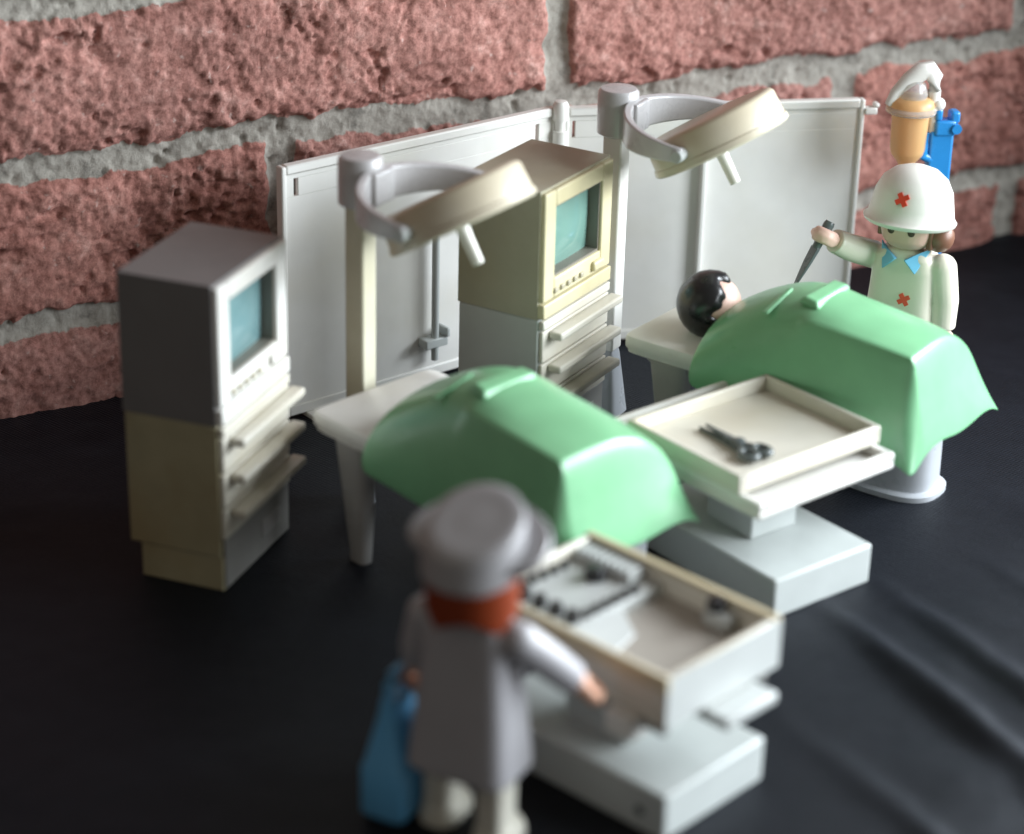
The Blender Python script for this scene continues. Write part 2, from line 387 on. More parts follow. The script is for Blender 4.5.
# ------------------------------------------------------------------ equipment: monitors on drawer cabinets
CW, CD, CH, CM = 40.0, 28.0, 85.4, 47.1       # front width, depth, total height, height of the cabinet
# local frame: x along the front from the near corner, y into the depth, front face at y = 0
def make_monitor(label, loc, rotz, shell, bezel, tube):
    t = thing('monitor', label, 'monitor', (loc[0], loc[1], CM), rotz, 'monitors on drawer cabinets')
    h = CH-CM
    m = MB(); m.box(0, CW, 5.3, CD, 0.15, h)
    m.box(0, 5.9, 1.6, 5.32, .15, h); m.box(34.3, CW, 1.6, 5.32, .15, h); m.box(5.9, 34.3, 1.6, 5.32, 33.2, h); m.box(5.9, 34.3, 1.6, 5.32, .15, 10.6)
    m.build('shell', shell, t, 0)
    # bezel: a frame round the tube opening and a control strip below
    x0, x1, z0, z1 = 6.6, 33.6, 11.2, 32.6
    b = MB()
    b.box(.5, x0, 0, 1.9, 5.2, h-.6); b.box(x1, CW-.5, 0, 1.9, 5.2, h-.6)
    b.box(x0, x1, 0, 1.9, z1, h-.6); b.box(x0, x1, 0, 1.9, 5.2, z0)
    b.box(.3, CW-.3, -.5, 1.9, .3, 4.7)
    bz = b.build('bezel', bezel, t, .45)
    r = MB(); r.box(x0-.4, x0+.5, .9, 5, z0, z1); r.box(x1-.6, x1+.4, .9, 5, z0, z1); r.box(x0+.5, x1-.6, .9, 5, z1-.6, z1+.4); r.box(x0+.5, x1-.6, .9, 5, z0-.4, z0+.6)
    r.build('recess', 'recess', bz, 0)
    g = MB(); nx, nz = 15, 13
    rows = []
    for j in range(nz):
        row = []
        for i in range(nx):
            u = i/(nx-1)*2-1; v = j/(nz-1)*2-1
            # rounded-corner tube face, bulging forward
            k = 1-.05*(u*u*v*v)
            row.append(g.bm.verts.new((20.1+u*13.6*k, 4.7-2.6*(1-u*u)*(1-v*v), 21.9+v*10.8*k)))
        rows.append(row)
    for j in range(nz-1):
        for i in range(nx-1): g.bm.faces.new((rows[j][i], rows[j][i+1], rows[j+1][i+1], rows[j+1][i]))
    g.build('picture_tube', tube, t, 0)
    for i in range(5):
        k = MB(); k.box(6.2+i*3.7, 8.3+i*3.7, -.7, .4, 6.6, 8.2); k.build('button', 'button', bz, .3)
    k = MB(); k.box(28.0, 34.2, -1.3, .5, 6.3, 9.3); k.build('control_knob', bezel, bz, .8, 3)
    return t
def make_cabinet(label, loc, rotz, side, front):
    t = thing('drawer_cabinet', label, 'cabinet', (loc[0], loc[1], 0), rotz, 'drawer cabinets under the monitors')
    m = MB(); m.box(.2, CW-.2, 1.2, CD-.2, 9.6, CM-.05); m.build('carcass', side, t, .5)
    p = MB(); p.box(.7, CW-.7, .9, CD-3.2, -.4, 9.55); p.build('plinth', side, t, .4)
    pf = MB(); pf.box(1.2, CW-1.2, .2, .88, .4, 14.6); pf.build('kick_panel', 'plinth_dark', t, .2)
    lp = MB(); lp.box(22, 33, -.15, .18, 5.5, 10.5); lp.build('kick_plate', 'leg_grey', t, .15)
    tops = [(14.9, 23.2), (23.8, 33.4), (34.0, 43.6)]
    for z0, z1 in tops:
        d = MB(); d.box(.6, CW-.6, -.2, 1.15, z0, z1); dr = d.build('drawer_front', front, t, .35)
        h = MB(); h.box(3.6, CW+.6, -4.6, -.25, z1-2.9, z1-.5); h.build('handle', front, dr, .7, 3)
    l = MB(); l.box(.4, CW-.4, -.5, 1.15, 44.1, CM-.3); l.build('top_rail', front, t, .4)
    return t
A_POS, A_YAW = (-73.6, 541.0), 1.223
B_POS, B_YAW = (7.7, 617.9), 1.043
make_cabinet('beige drawer cabinet alone at the left edge of the cloth, grey monitor on it', A_POS, A_YAW, 'beige', 'ivory')
make_monitor('dark grey monitor with bright white bezel, on the beige cabinet', A_POS, A_YAW, 'grey_shell', 'white', 'glass_teal')
make_cabinet('pale grey drawer cabinet standing behind an operating table, yellowed monitor on it', B_POS, B_YAW, 'grey_white', 'ivory')
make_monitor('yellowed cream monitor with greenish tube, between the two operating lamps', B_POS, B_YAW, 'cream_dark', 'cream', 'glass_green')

# ------------------------------------------------------------------ folding screen
def make_screen():
    t = thing('folding_screen', 'white two panel folding screen standing in front of the brick wall', 'folding screen', (13, 715, 0))
    H = 80.5
    def panel(p, q, flip, ribs, slots):
        p = Vector((p[0]-13, p[1]-715, 0)); q = Vector((q[0]-13, q[1]-715, 0)); d = q-p; L = d.length
        T = Matrix.Translation(p) @ Matrix.Rotation(math.atan2(d.y, d.x), 4, 'Z')
        m = MB(); z0, z1 = 3.5, H
        # sheet with real through slots near the ends
        xs = sorted(slots); zs0, zs1 = H-9.5, H-4.0
        m.box(0, L, 0, 1.6, z0, zs0, T)
        edges = [0]
        for a, b in xs: edges += [a, b]
        edges.append(L)
        for i in range(0, len(edges), 2): m.box(edges[i], edges[i+1], 0, 1.6, zs0, zs1, T)
        m.box(0, L, 0, 1.6, zs1, H-.02, T)
        pn = m.build('panel', 'screen_white', t, .12)
        for q in ((.05, L-.05, -.9, 2.2, H-2.4, H+.5), (.1, L-.1, -.5, 1.9, 1.2, 4.6)):
            f = MB(); f.box(*q, T); f.build('rail', 'screen_white', pn, .5)
        for a, w, dp in ribs:
            r = MB(); r.box(a, a+w, -dp, .05, 4.7, H-2.5, T); r.build('rib', 'screen_white', pn, .35)
        for x0, x1 in ((-1.6, .04), (L-.04, L+1.6)):
            e = MB(); e.box(x0, x1, -.9, 2.4, 1.4, H+.3, T); e.build('stile', 'screen_white', pn, .5)
        return pn, T, L
    a, Ta, La = panel((-67.5, 649), (10.2, 713), 0, [(29, 1.6, .5)], [(3.0, 4.6), (94.0, 95.4)])
    rod = MB(); rod.tube([Ta @ Vector((53, -3.0, 8)), Ta @ Vector((53, -3.0, 58))], 1.2, 12); rod.build('rod', 'base_grey', a)
    cl = MB(); cl.box(48.5, 57.0, -4.6, -.1, 12.5, 15.5, Ta); cl.box(55.8, 57.2, -5.4, -.1, 15.55, 18.6, Ta); cl.build('clip', 'base_grey', a, .4)
    b, Tb, Lb = panel((15.4, 713.2), (109, 731), 0, [(43.5, 1.5, 3.0)], [(1.2, 2.2)])
    hk = MB(); hk.box(Lb+1.5, Lb+5.6, -1.5, 1.8, H-4.6, H-2.4, Tb); hk.box(Lb+4.6, Lb+6.2, -1.5, 1.8, H-2.35, H-1.0, Tb); hk.build('hook', 'screen_white', b, .4)
    hn = MB(); hn.lathe([(1.9, 1), (1.9, H-12), (2.4, H-11.9), (2.4, H-7), (1.7, H-6.9), (1.7, H-3.5), (2.5, H-3.4), (2.6, H+1.2), (1.9, H+2.6), (.3, H+2.9)], c=(-.2, -2.2), n=24)
    hn.build('hinge_post', 'screen_white', t)
    for p, T in (((8, 0), Ta), ((La-12, 0), Ta), ((Lb-8, 0), Tb), ((10, 0), Tb)):
        f = MB(); f.box(p[0]-2, p[0]+2, -7, 8.5, -.3, 1.3, T); f.build('foot', 'screen_white', t, .4)
    return t
make_screen()

# ------------------------------------------------------------------ operating tables
TA = R(45); TB = R(54)
T1C = Vector((-54, 570, 0)); T2C = Vector((31, 628, 0))
# local frame: x = width direction (w), y = -length, so local (w, -l)
def make_table(label, c, rot):
    t = thing('operating_table', label, 'operating table', c, rot, 'operating tables')
    m = MB()
    m.rings([superring(22.0, -42, 21.4, 41.4, z, 64, 22) for z in (34.6, 35.2)] + [superring(22.0, -42, 22, 42, z, 64, 22) for z in (36.2, 38.6)] + [superring(22.0, -42, 21.7, 41.7, 39.6, 64, 22), superring(22.0, -42, 21.0, 41.0, 40, 64, 22)])
    m.build('table_top', 'white', t)
    u = MB(); u.rings([superring(22.0, -42, 19, 38, 31.5, 40, 8), superring(22.0, -42, 20, 39.5, 34.55, 40, 8)]); u.build('under_frame', 'leg_grey', t, .4)
    for x in (3.9, 40.1):
        l = MB(); l.rings([superring(x, -16.5, 2.1, 3.0, -.4, 24, 3), superring(x, -16.5, 2.2, 3.1, 2, 24, 3), superring(x, -15, 3.6, 6.4, 34.5, 24, 3.4)]); l.build('leg', 'leg_grey', t)
    p = MB()
    p.rings([superring(39, -69, 11.5, 17, z, 40, 2.8) for z in (-.4, 1.4)] + [superring(39, -69, 10.6, 16.0, 2.0, 40, 2.8), superring(39, -69, 9.6, 15, 2.1, 40, 2.8), superring(39, -69, 9.2, 14.6, 31.4, 40, 2.8)])
    p.build('pedestal', 'pedestal', t)
    return t
make_table('white operating table nearest the camera, head end bare, no patient visible', T1C, TA)
t2 = make_table('operating table with the black-haired patient lying on it', T2C, TB)

# drapes: moulded plastic cover, arched over the chest, flat over the legs
def make_drape(label, c, rot):
    t = thing('surgical_drape', label, 'surgical drape', c, rot, 'green surgical drapes')
    st = [
     (25.0, [(-4.2, 32), (-3.6, 38.5), (1.5, 44.6), (10, 48.6), (22, 50.2), (33, 48.6), (41, 44.6), (46.6, 38.5), (48, 32)]),
     (30.0, [(-4.2, 31.5), (-3.0, 41), (2.2, 48), (10, 52), (22, 53.6), (33, 52), (41, 47.6), (46.8, 40), (48, 31.5)]),
     (38.0, [(-4.2, 31), (-2.2, 43.5), (3.0, 52), (10.5, 56.6), (22, 58), (32, 56.4), (41, 51), (46.8, 41), (48, 31)]),
     (47.0, [(-4.2, 30), (-1.6, 44.5), (3.4, 55), (10, 60), (20, 61.4), (29, 60.2), (39.5, 54), (46.6, 42), (48, 30)]),
     (55.0, [(-4.2, 29.6), (-1.2, 45), (3.6, 57), (9.6, 61.2), (20, 62), (28, 60.8), (39, 54), (46.6, 42), (48, 29.6)]),
     (58.0, [(-4.2, 29.4), (-1.0, 45), (3.4, 58.0), (9.6, 61), (20, 61), (28, 60), (38.8, 53.6), (46.5, 41.5), (48, 29.4)]),
     (70.0, [(-4.3, 28.6), (-.8, 44), (3.0, 57.6), (9.6, 59.2), (20, 59.2), (28, 58.2), (39.4, 52.8), (46.8, 41), (48.4, 28.8)]),
     (82.0, [(-4.4, 28), (-.6, 43), (2.6, 57), (9.6, 57.5), (20, 57.4), (28.5, 56.2), (40, 51.0), (46.8, 41), (48.6, 28.4)]),
     (90.0, [(-4.6, 27.6), (-.6, 42), (2.4, 56.4), (9.6, 56.4), (20, 56), (28.6, 54.4), (40, 49.4), (46.8, 40.4), (48.7, 28)]),
     (91.6, [(-4.7, 27.4), (-.6, 42), (2.5, 55.6), (9.6, 55.4), (20, 55), (28.6, 53.2), (40, 48.2), (46.7, 39.8), (48.8, 27.8)]),
     (94.0, [(-4.8, 27), (-.6, 38), (2.7, 43), (9.8, 43.5), (20, 43), (28.6, 42), (39.4, 39.8), (46.6, 35.5), (48.9, 27.4)]),
     (97.4, [(-5.2, 25.6), (-.9, 26.4), (3.2, 29.0), (11, 30.6), (20, 28.6), (29, 28.0), (38.6, 30.0), (46.4, 28.6), (49.6, 26.0)]),
    ]
    m = MB(); rows = []
    for l, cs in st:
        sl = lambda w: 2.6*max(0, min(1, (w-6)/26))*(max(0, 1-abs(l-91.0)/6.0)) if l > 85 else 0
        rows.append([m.bm.verts.new((w, -(l-sl(w)), z)) for w, z in cs])
    for a, b in zip(rows[:-1], rows[1:]):
        for i in range(8): m.bm.faces.new((a[i], a[i+1], b[i+1], b[i]))
    lay = m.bm.edges.layers.float.new('crease_edge'); m.bm.edges.ensure_lookup_table()
    def crease(v1, v2, k):
        for e in v1.link_edges:
            if e.other_vert(v1) == v2: e[lay] = k
    for j in range(4, 9): crease(rows[j][2], rows[j+1][2], .75)
    for i in range(2, 6): crease(rows[8][i], rows[8][i+1], .55)
    crease(rows[9][2], rows[10][2], .7); crease(rows[10][2], rows[11][2], .7); crease(rows[8][2], rows[9][2], .7)
    o = m.build('cover', 'green', t)
    so = o.modifiers.new('thick', 'SOLIDIFY'); so.thickness = .9*S; so.offset = -1
    u = o.modifiers.new('sub', 'SUBSURF'); u.levels = 2; u.render_levels = 3
    # raised moulded step across the chest
    r = MB(); r.rings([[(8.5, -51.5, 60.6), (27.6, -51.2, 60.4), (28.2, -57.6, 60.0), (7.8, -58.6, 60.0)], [(9.6, -53.0, 62.4), (26.6, -52.8, 62.1), (27.0, -56.8, 61.7), (9.0, -57.4, 61.9)]])
    r.build('raised_step', 'green', t, .6, 3)
    r = MB(); r.rings([[(3.6, -43.0, 56.2), (17, -43.2, 59.6), (17, -45.6, 60.2), (3.6, -45.4, 56.6)], [(4, -43.4, 57.0), (16.6, -43.6, 60.3), (16.6, -45.2, 60.8), (4, -45, 57.3)]]); r.build('raised_seam', 'green', t, .4, 3)
    return t
make_drape('green drape over the nearer operating table, in front of the yellowed monitor', T1C, TA)
make_drape('green drape covering the black-haired patient up to the chin', T2C, TB)

# ------------------------------------------------------------------ operating lamps
def make_lamp(label, x, y, az, pmat, ft):
    t = thing('operating_lamp', label, 'operating lamp', (x, y, 0), az, 'operating lamps')     # local +x points to the lamp head
    f = MB(); f.rings([superring(0, 0, ft, ft, -.4, 28, 5), superring(0, 0, ft-.2, ft-.2, 1.2, 28, 5), superring(0, 0, 3.1, 3.1, 19, 28, 6), superring(0, 0, 2.7, 2.7, 21, 28, 6)]); f.build('foot', 'pedestal', t)
    p = MB(); p.box(-3.1, 3.1, -3.1, 3.1, 20.9, 89.0); p.build('post', pmat, t, .6)
    h = MB(); h.lathe([(4.6, 88.6), (6.0, 89.4), (6.1, 97), (6.0, 101.6), (5.2, 102.6), (.4, 103.0)], n=36); hb = h.build('hub', 'yoke', t)
    Rr = 22.4; cx = 5.5+Rr
    y_ = MB(); n = 40; rs = []
    for k in range(n+1):
        a = R(82+196*k/n); c_, s_ = math.cos(a), math.sin(a)
        zb, zt = 90.4, 100.4
        e = abs(k/n-.5)*2; zb += 1.4*e**2; zt -= 4.4*e**1.3
        rs.append([(cx+(Rr-1.2)*c_, (Rr-1.2)*s_, zb+.4), (cx+(Rr+1.2)*c_, (Rr+1.2)*s_, zb), (cx+(Rr+1.2)*c_, (Rr+1.2)*s_, zt), (cx+(Rr-1.2)*c_, (Rr-1.2)*s_, zt-.4)])
    y_.rings(rs); y_.box(3.0, 8.2, -4.4, 4.4, 90.8, 99.8); y_.build('yoke', 'yoke', t, .5)
    tilt = R(31)
    T = Matrix.Translation((cx+3.4, 0, 94.4)) @ Matrix.Rotation(-tilt, 4, 'Y')
    hd = MB(); hd.lathe([(.4, 5.6), (17.5, 5.6), (19.2, 5.2), (20.0, 4.2), (20.3, -2.4), (20.7, -2.6), (20.9, -4.2), (20.2, -4.8), (18.6, -4.6), (18.4, -3.2), (.4, -3.0)], n=64, T=T)
    hd.build('lamp_head', 'lamp', t)
    g = MB(); g.lathe([(.3, -3.25), (16.6, -3.25), (17.6, -3.8), (15, -4.4), (.3, -4.7)], n=48, T=T); g.build('lens', 'ivory', t)
    k = MB(); k.tube([T @ Vector((-1, 0, -4.4)), T @ Vector((-1, 0, -8)), T @ Vector((-1, 0, -15.5))], [2.0, 1.75, 1.6], 18); k.build('handle', 'white', t, .4)
    for s_ in (-1, 1):
        q = MB(); q.tube([(cx+2.0, s_*18.8, 93.6), (cx+2.0, s_*24.2, 93.6)], 1.9, 18); q.build('pivot', 'grey_white', t, .4)
    return t
make_lamp('grey armed operating lamp with yellowed head, in front of the yellowed monitor', -41.9, 595.5, R(-33), 'post', 3.5)
make_lamp('grey armed operating lamp with whiter head, above the black-haired patient', 28.6, 663.0, R(-28), 'white', 5.6)

# ------------------------------------------------------------------ carts
BW, BD, BH = 35.7, 57.0, 11.3
C_POS, C_YAW = (35.6, 433.3), 0.83
D_POS, D_YAW = (68.7, 534.0), 0.675
def make_cart(label, pos, yaw):
    t = thing('instrument_cart', label, 'cart', (pos[0], pos[1], 0), yaw, 'instrument carts')
    b = MB(); b.box(0, BW, 0, BD, -.3, BH); b.build('base', 'base_grey', t, .8, 3)
    return t
c1 = make_cart('instrument cart with a deep compartmented tub, beside the figure in grey', C_POS, C_YAW)
scr = MB(); scr.tube([(-.25, 7, 5), (.4, 7, 5)], 1.2, 14); scr.build('screw_hole', 'black', c1)
col = MB(); col.box(9.6, 26.2, 20, 38, BH-.1, 27.4); col.build('column', 'base_grey', c1, .6)
UX, UY = -2.2, 5.0      # tub origin in the cart frame
tw, tdp, tz0, tz1 = 39.5, 58.0, 27.5, 40.0
TT = Matrix.Translation((.6, 1.9, 0)) @ Matrix.Rotation(R(-1.0), 4, 'Z')
tub = MB()
tub.box(0, tw, 0, tdp, tz0, tz0+2, TT)
tub.box(0, 2.0, 0, tdp, tz0+2, tz1, TT); tub.box(tw-2.0, tw, 0, tdp, tz0+2, tz1, TT); tub.box(2.0, tw-2.0, 0, 2.0, tz0+2, tz1, TT); tub.box(2.0, tw-2.0, tdp-2.0, tdp, tz0+2, tz1, TT)
tb = tub.build('tub', 'ivory', c1, .5)
fl = MB(); fl.box(2.02, tw-2.02, 2.02, tdp-2.02, tz0+2.0, tz0+6.4, TT); fl.build('compartment_floor', 'taupe', tb)
fp = MB(); fp.box(.15, tw-.15, -.25, -.02, tz0+.2, tz1-.1, TT); fp.build('end_panel', 'grey_white', tb)
rim = MB(); rim.box(-.35, 1.0, -.3, tdp+.3, tz1-3.4, tz1+.35, TT); rim.box(tw-2.0, tw+.3, .2, tdp+.3, tz1-1.4, tz1+.35, TT); rim.build('rim', 'tan_rim', tb, .35)
pn = MB(); pn.box(2.05, tw-2.05, 33, tdp-2.05, tz0+2.02, tz1-3.4, TT)
pn.rings([[(2.05, 32.95, tz0+2.02), (26, 32.95, tz0+2.02), (22, 32.95, tz1-3.6), (2.05, 32.95, tz1-3.4)], [(2.05, 20, tz0+2.02), (18, 24, tz0+2.02), (18, 24.4, tz0+6.6), (2.05, 20.4, tz0+6.6)]], T=TT)
pan = pn.build('console_panel', 'grey_white', tb, .4)
rk = MB(); rk.box(tw-8.6, tw-2.1, 38, tdp-2.2, tz1-3.35, tz1-1.6, TT)
for i in range(9): rk.box(tw-8.0, tw-2.6, 38.8+i*1.95, 39.8+i*1.95, tz1-1.58, tz1-.7, TT)
rk.build('slot_rack', 'grey_white', tb, .15)
def peg(x, y, z, r, h, parent):
    p = MB(); p.lathe([(r, z), (r*1.1, z+h*.5), (r*.8, z+h), (.1, z+h*1.02)], c=(x, y), n=14, T=TT); p.build('peg', 'black', parent)
zp = tz1-3.45
for i in range(4): peg(8.6, 35.6+i*5.0, zp, 1.75, 2.8, pan)
for i in range(6): peg(12.6+i*3.3, 34.8, zp, .95, 1.9, pan)
for i in range(5): peg(12+i*3.5, tdp-3.8, zp, .95, 1.9, pan)
peg(27.5, 45.6, zp, 2.4, 3.0, pan)
pg = MB(); pg.box(tw-6.4, tw-2.1, 10.5, 17.5, tz0+6.42, tz1-2.4, TT); pb = pg.build('tap_block', 'grey_white', tb, .4)
peg(tw-4.2, 15.6, tz1-2.5, 2.1, 3.0, pb)
sh = MB(); sh.box(13.5, 31.5, -6.6, 12, 24.2, 27.0, TT); sh.build('pull_out_shelf', 'grey_white', c1, .6)
sd = MB(); sd.box(-2.2, 5.6, 7.5, 15.5, 21.5, 27.4, TT); sd.build('runner_block', 'white', c1, .8)
rn = MB(); rn.box(1.2, 3.0, 1, 55, 24.8, 27.45, TT); rn.build('runner', 'plinth_dark', c1, .2)
rn = MB(); rn.box(35.0, 36.8, 1, 55, 24.8, 27.45, TT); rn.build('runner', 'plinth_dark', c1, .2)

d1 = make_cart('instrument cart with a shallow white tray top, between the two operating tables', D_POS, D_YAW)
col = MB(); col.box(10.4, 27.0, 20.3, 38, BH-.1, 32.0); col.build('column', 'base_grey', d1, .6)
TD = Matrix.Translation((-9.4, -1.7, 0)) @ Matrix.Rotation(R(2.0), 4, 'Z')
ow, od = 50.5, 61.5
ot = MB(); ot.box(0, ow, 0, od, 32.0, 33.8, TD)
ot.box(0, 2.2, 0, od, 33.8, 36.6, TD); ot.box(ow-2.2, ow, 0, od, 33.8, 36.6, TD); ot.box(2.2, ow-2.2, 0, 2.2, 33.8, 36.6, TD); ot.box(2.2, ow-2.2, od-2.2, od, 33.8, 36.6, TD)
ot.build('tray_top', 'white', d1, .7, 3)
# loose inner tray resting on the cart, with scissors in it
it = thing('instrument_tray', 'loose white tray holding dark scissors, set on the shallow cart', 'tray', (0, 0, 0))
it.location = Vector((D_POS[0], D_POS[1], 0))*S; it.rotation_euler = (0, 0, D_YAW)
TI = Matrix.Translation((-9.9, 5.4, 0)) @ Matrix.Rotation(R(1.0), 4, 'Z')
iw, idp, z0 = 51.6, 42.8, 38.4
tr = MB()
for q in ((0, 1.5, 0, idp), (iw-1.5, iw, 0, idp), (1.5, iw-1.5, 0, 1.5), (1.5, iw-1.5, idp-1.5, idp)): tr.box(q[0], q[1], q[2], q[3], z0-1.72, z0+3.4, TI)
tr.box(1.5, iw-1.5, 1.5, idp-1.5, z0-1.72, z0-.6, TI)
tr.build('tray_body', 'ivory', it, .5, 3)
sc = thing('scissors', 'dark grey toy scissors lying in the white tray', 'scissors', (0, 0, 0)); sc.location = it.location; sc.rotation_euler = it.rotation_euler
TS = TI @ Matrix.Translation((17.0, 16.5, z0-.55)) @ Matrix.Rotation(R(88), 4, 'Z') @ Matrix.Scale(1.0, 4)
bl = MB(); bl.prism([(2, -1.1), (16, -.1), (16.4, .3), (2, 1.3)], 0, 1.1, TS @ Matrix.Rotation(R(1.5), 4, 'Z')); bl.prism([(2, -1.2), (14.5, -.2), (15, .1), (2, 1.2)], 1.15, 2.2, TS @ Matrix.Rotation(R(-1.5), 4, 'Z')); bl.build('blades', 'dark_steel', sc, .15)
pv = MB(); pv.lathe([(1.7, 0), (1.7, 2.7), (.9, 3.1), (.1, 3.15)], c=(1.5, 0), n=18, T=TS); pv.build('pivot', 'dark_steel', sc)
for s_ in (-1, 1):
    lp = MB(); n = 22
    lp.tube([TS @ Vector((1, s_*.4, 1.4)), TS @ Vector((-2, s_*1.6, 1.5))], 1.0, 10)
    pts = [TS @ Vector((-4.8+2.5*math.cos(a), s_*2.3+1.9*math.sin(a), 1.4)) for a in [2*math.pi*k/n for k in range(n+1)]]
    lp.tube(pts, 1.05, 10); lp.build('finger_loop', 'dark_steel', sc)

# ------------------------------------------------------------------ toy figures (local +y = the way they face)
def hand_into(m, p, d, side=1, r=2.9):
    # C-shaped toy grip: palm, curled finger slab and opposed thumb round an open hole
    p = Vector(p); d = Vector(d).normalized()
    T = align(p, p+d)
    n = 9
    m.ball(p, 2.5, n=14)
    for a0, a1, w in ((200, 395, 3.6), (160, 20, 3.2)):
        pts = []
        for k in range(n):
            a = R(a0+(a1-a0)*k/(n-1)); pts.append(T @ Vector((r*math.cos(a+math.pi/2)*side, 0, 3.2+r*math.sin(a+math.pi/2)*1.05)))
        m.tube(pts, [1.5]*(n-2)+[1.35, 1.1], 10, sq=1.0)
    for off in (-1.3, 1.3):
        pts = []
        for k in range(n):
            a = R(185+(205)*k/(n-1)); pts.append(T @ Vector((r*math.cos(a+math.pi/2)*side, off, 3.2+r*math.sin(a+math.pi/2)*1.05)))
        m.tube(pts, [1.15]*(n-1)+[.9], 8)
def make_person(label, loc, face_deg, armR, armL, coat, skin, trouser, legs=((-5.6, 0), (5.6, 0)), coat_z=15.0, wide=1.0, head=1.0):
    t = thing('person', label, 'toy figure', loc, R(face_deg-90))
    b = MB()                                                     # one continuous skin body under the clothes
    b.rings([superring(0, .4, r, r*.98, 56.2+(z-56.2)*head, 28, 2.4) for z, r in ((56.2, 4.5), (57.4, 6.4), (59.2, 7.8), (62, 8.4), (67, 8.5), (71, 8.2), (74, 6.4), (75.6, 3.0))])
    b.rings([superring(0, 0, 3.6, 3.6, z, 20, 2.2) for z in (50, 58)])
    b.rings([superring(0, 0, 8.6, 5.6, z, 28, 3) for z in (24, 40)]+[superring(0, 0, 7.6, 5, 53, 28, 3)])
    for s_, arm in ((1, armR), (-1, armL)):
        sh_ = Vector((s_*9.8, 0, 51.5)); b.tube([sh_*.8+Vector((0, 0, 10)), sh_, Vector(arm[0]), Vector(arm[1])], [2.4, 2.7, 2.4, 2.1], 12)
        d = Vector(arm[1])-Vector(arm[0]); hand_into(b, arm[1], d, s_)
    for x, y in legs: b.rings([superring(x, y, 3.4, 3.6, z, 16, 3) for z in (3, 28)])
    b.build('body', skin, t, remesh=.45)
    c = MB()
    c.rings([superring(0, 0, hx*(1+(wide-1)*min(1, (54-z)/20) if z < 54 else 1), hy*(1+(wide-1)*min(1, (54-z)/20) if z < 54 else 1), z, 40, e+1) for z, hx, hy, e in ((coat_z, 11.6, 8.6, 3.6), (coat_z+.6, 11.8, 8.8, 3.6), (30, 10.8, 7.8, 3.4), (42, 10.0, 7.0, 3.2), (50, 9.7, 6.4, 3.0), (53.6, 9.0, 5.9, 2.8), (55.6, 7.0, 5.2, 2.4), (56.4, 4.2, 4.2, 2.2))])
    for s_, arm in ((1, armR), (-1, armL)):
        e, w = Vector(arm[0]), Vector(arm[1]); sh_ = Vector((s_*11.2, 0, 51.2))
        c.ball(sh_, 4.35, n=16); wr = w-(w-e).normalized()*1.6
        c.tube([sh_, sh_*.5+e*.5, e, wr], [4.3, 4.25, 4.1, 3.7], 18)
    c.build('coat', coat, t, remesh=.45)
    l = MB()
    for x, y in legs:
        l.rings([superring(x, y, 3.5, 4.4, z, 24, 4) for z in (2.2, coat_z+6)])
        l.rings([superring(x, y+1.6, 4.7, 7.0, z, 24, 3) for z in (-.3, 1.8)]+[superring(x, y+1.2, 4.2, 5.8, 4.6, 24, 3)])
    l.build('trousers', trouser, t, .5)
    return t
def cross(parent, c, n, size, rot=0.0):
    n = Vector(n).normalized(); T = Matrix.Translation(Vector(c)) @ n.to_track_quat('Z', 'Y').to_matrix().to_4x4() @ Matrix.Rotation(rot, 4, 'Z')
    a, w = size, size*.34
    m = MB(); m.prism([(-w, -a), (w, -a), (w, -w), (a, -w), (a, w), (w, w), (w, a), (-w, a), (-w, w), (-a, w), (-a, -w), (-w, -w)], -.5, .25, T)
    return m.build('cross_emblem', 'red', parent)
def make_hat(parent, mat, z0, tilt, prof, brim, hx=0.0, bulge=0.0):
    T = Matrix.Translation((hx, .4, z0)) @ Matrix.Rotation(tilt, 4, 'X')
    def rf(a, z):
        f = math.sin(a)          # +1 at the front
        k = max(0.0, min(1.0, (f+.75)/.9)); k = k*k*(3-2*k)
        return (brim[0]*k*(1 if z <= brim[2] else .45) if z <= brim[1] else 0)+bulge*k*math.exp(-((z-3.6)/4.2)**2)
    m = MB(); m.lathe(prof, n=56, rf=rf)
    for v in m.bm.verts:
        if bulge: v.co.z = v.co.z*1.02+v.co.y*.34*max(0, v.co.z)/11; v.co.y += .12*v.co.z
        v.co = T @ v.co
    return m.build('hat', mat, parent), T

# the figure in grey, seen from behind
DOC = (-7.2, 436.5, 0); DOC_F = 62
doc = make_person('person in long grey coat and grey cap seen from behind, holding a blue case', DOC, DOC_F,
    ((15.8, 5.6, 44.6), (20.0, 11.0, 38.0)), ((-13.8, 1, 42), (-14.8, 2.4, 36.6)), 'coat_grey', 'skin', 'trouser', legs=((-7.6, 1.6), (7.6, -1.6)), coat_z=17.5, wide=1.07, head=.66)
hr = MB()
def hair_shell(m, z0, z1, r, a0, a1, scallop, n=40):
    for ro, ri in ((r, r-2.2),):
        o_, i_ = [], []
        for k in range(n+1):
            a = R(a0+(a1-a0)*k/n); zb = z0+scallop*abs(math.sin(k/n*math.pi*2.5))
            o_.append((ro*math.cos(a), ro*math.sin(a)+.4, zb)); i_.append((ri*math.cos(a), ri*math.sin(a)+.4, zb))
        vo = [m.bm.verts.new(p) for p in o_]; vi = [m.bm.verts.new(p) for p in i_]
        vot = [m.bm.verts.new((p[0], p[1], z1)) for p in o_]; vit = [m.bm.verts.new((p[0], p[1], z1)) for p in i_]
        for k in range(n):
            m.bm.faces.new((vo[k], vo[k+1], vot[k+1], vot[k])); m.bm.faces.new((vi[k+1], vi[k], vit[k], vit[k+1]))
            m.bm.faces.new((vo[k+1], vo[k], vi[k], vi[k+1])); m.bm.faces.new((vot[k], vot[k+1], vit[k+1], vit[k]))
        for k in (0, n): m.bm.faces.new((vo[k], vot[k], vit[k], vi[k]))
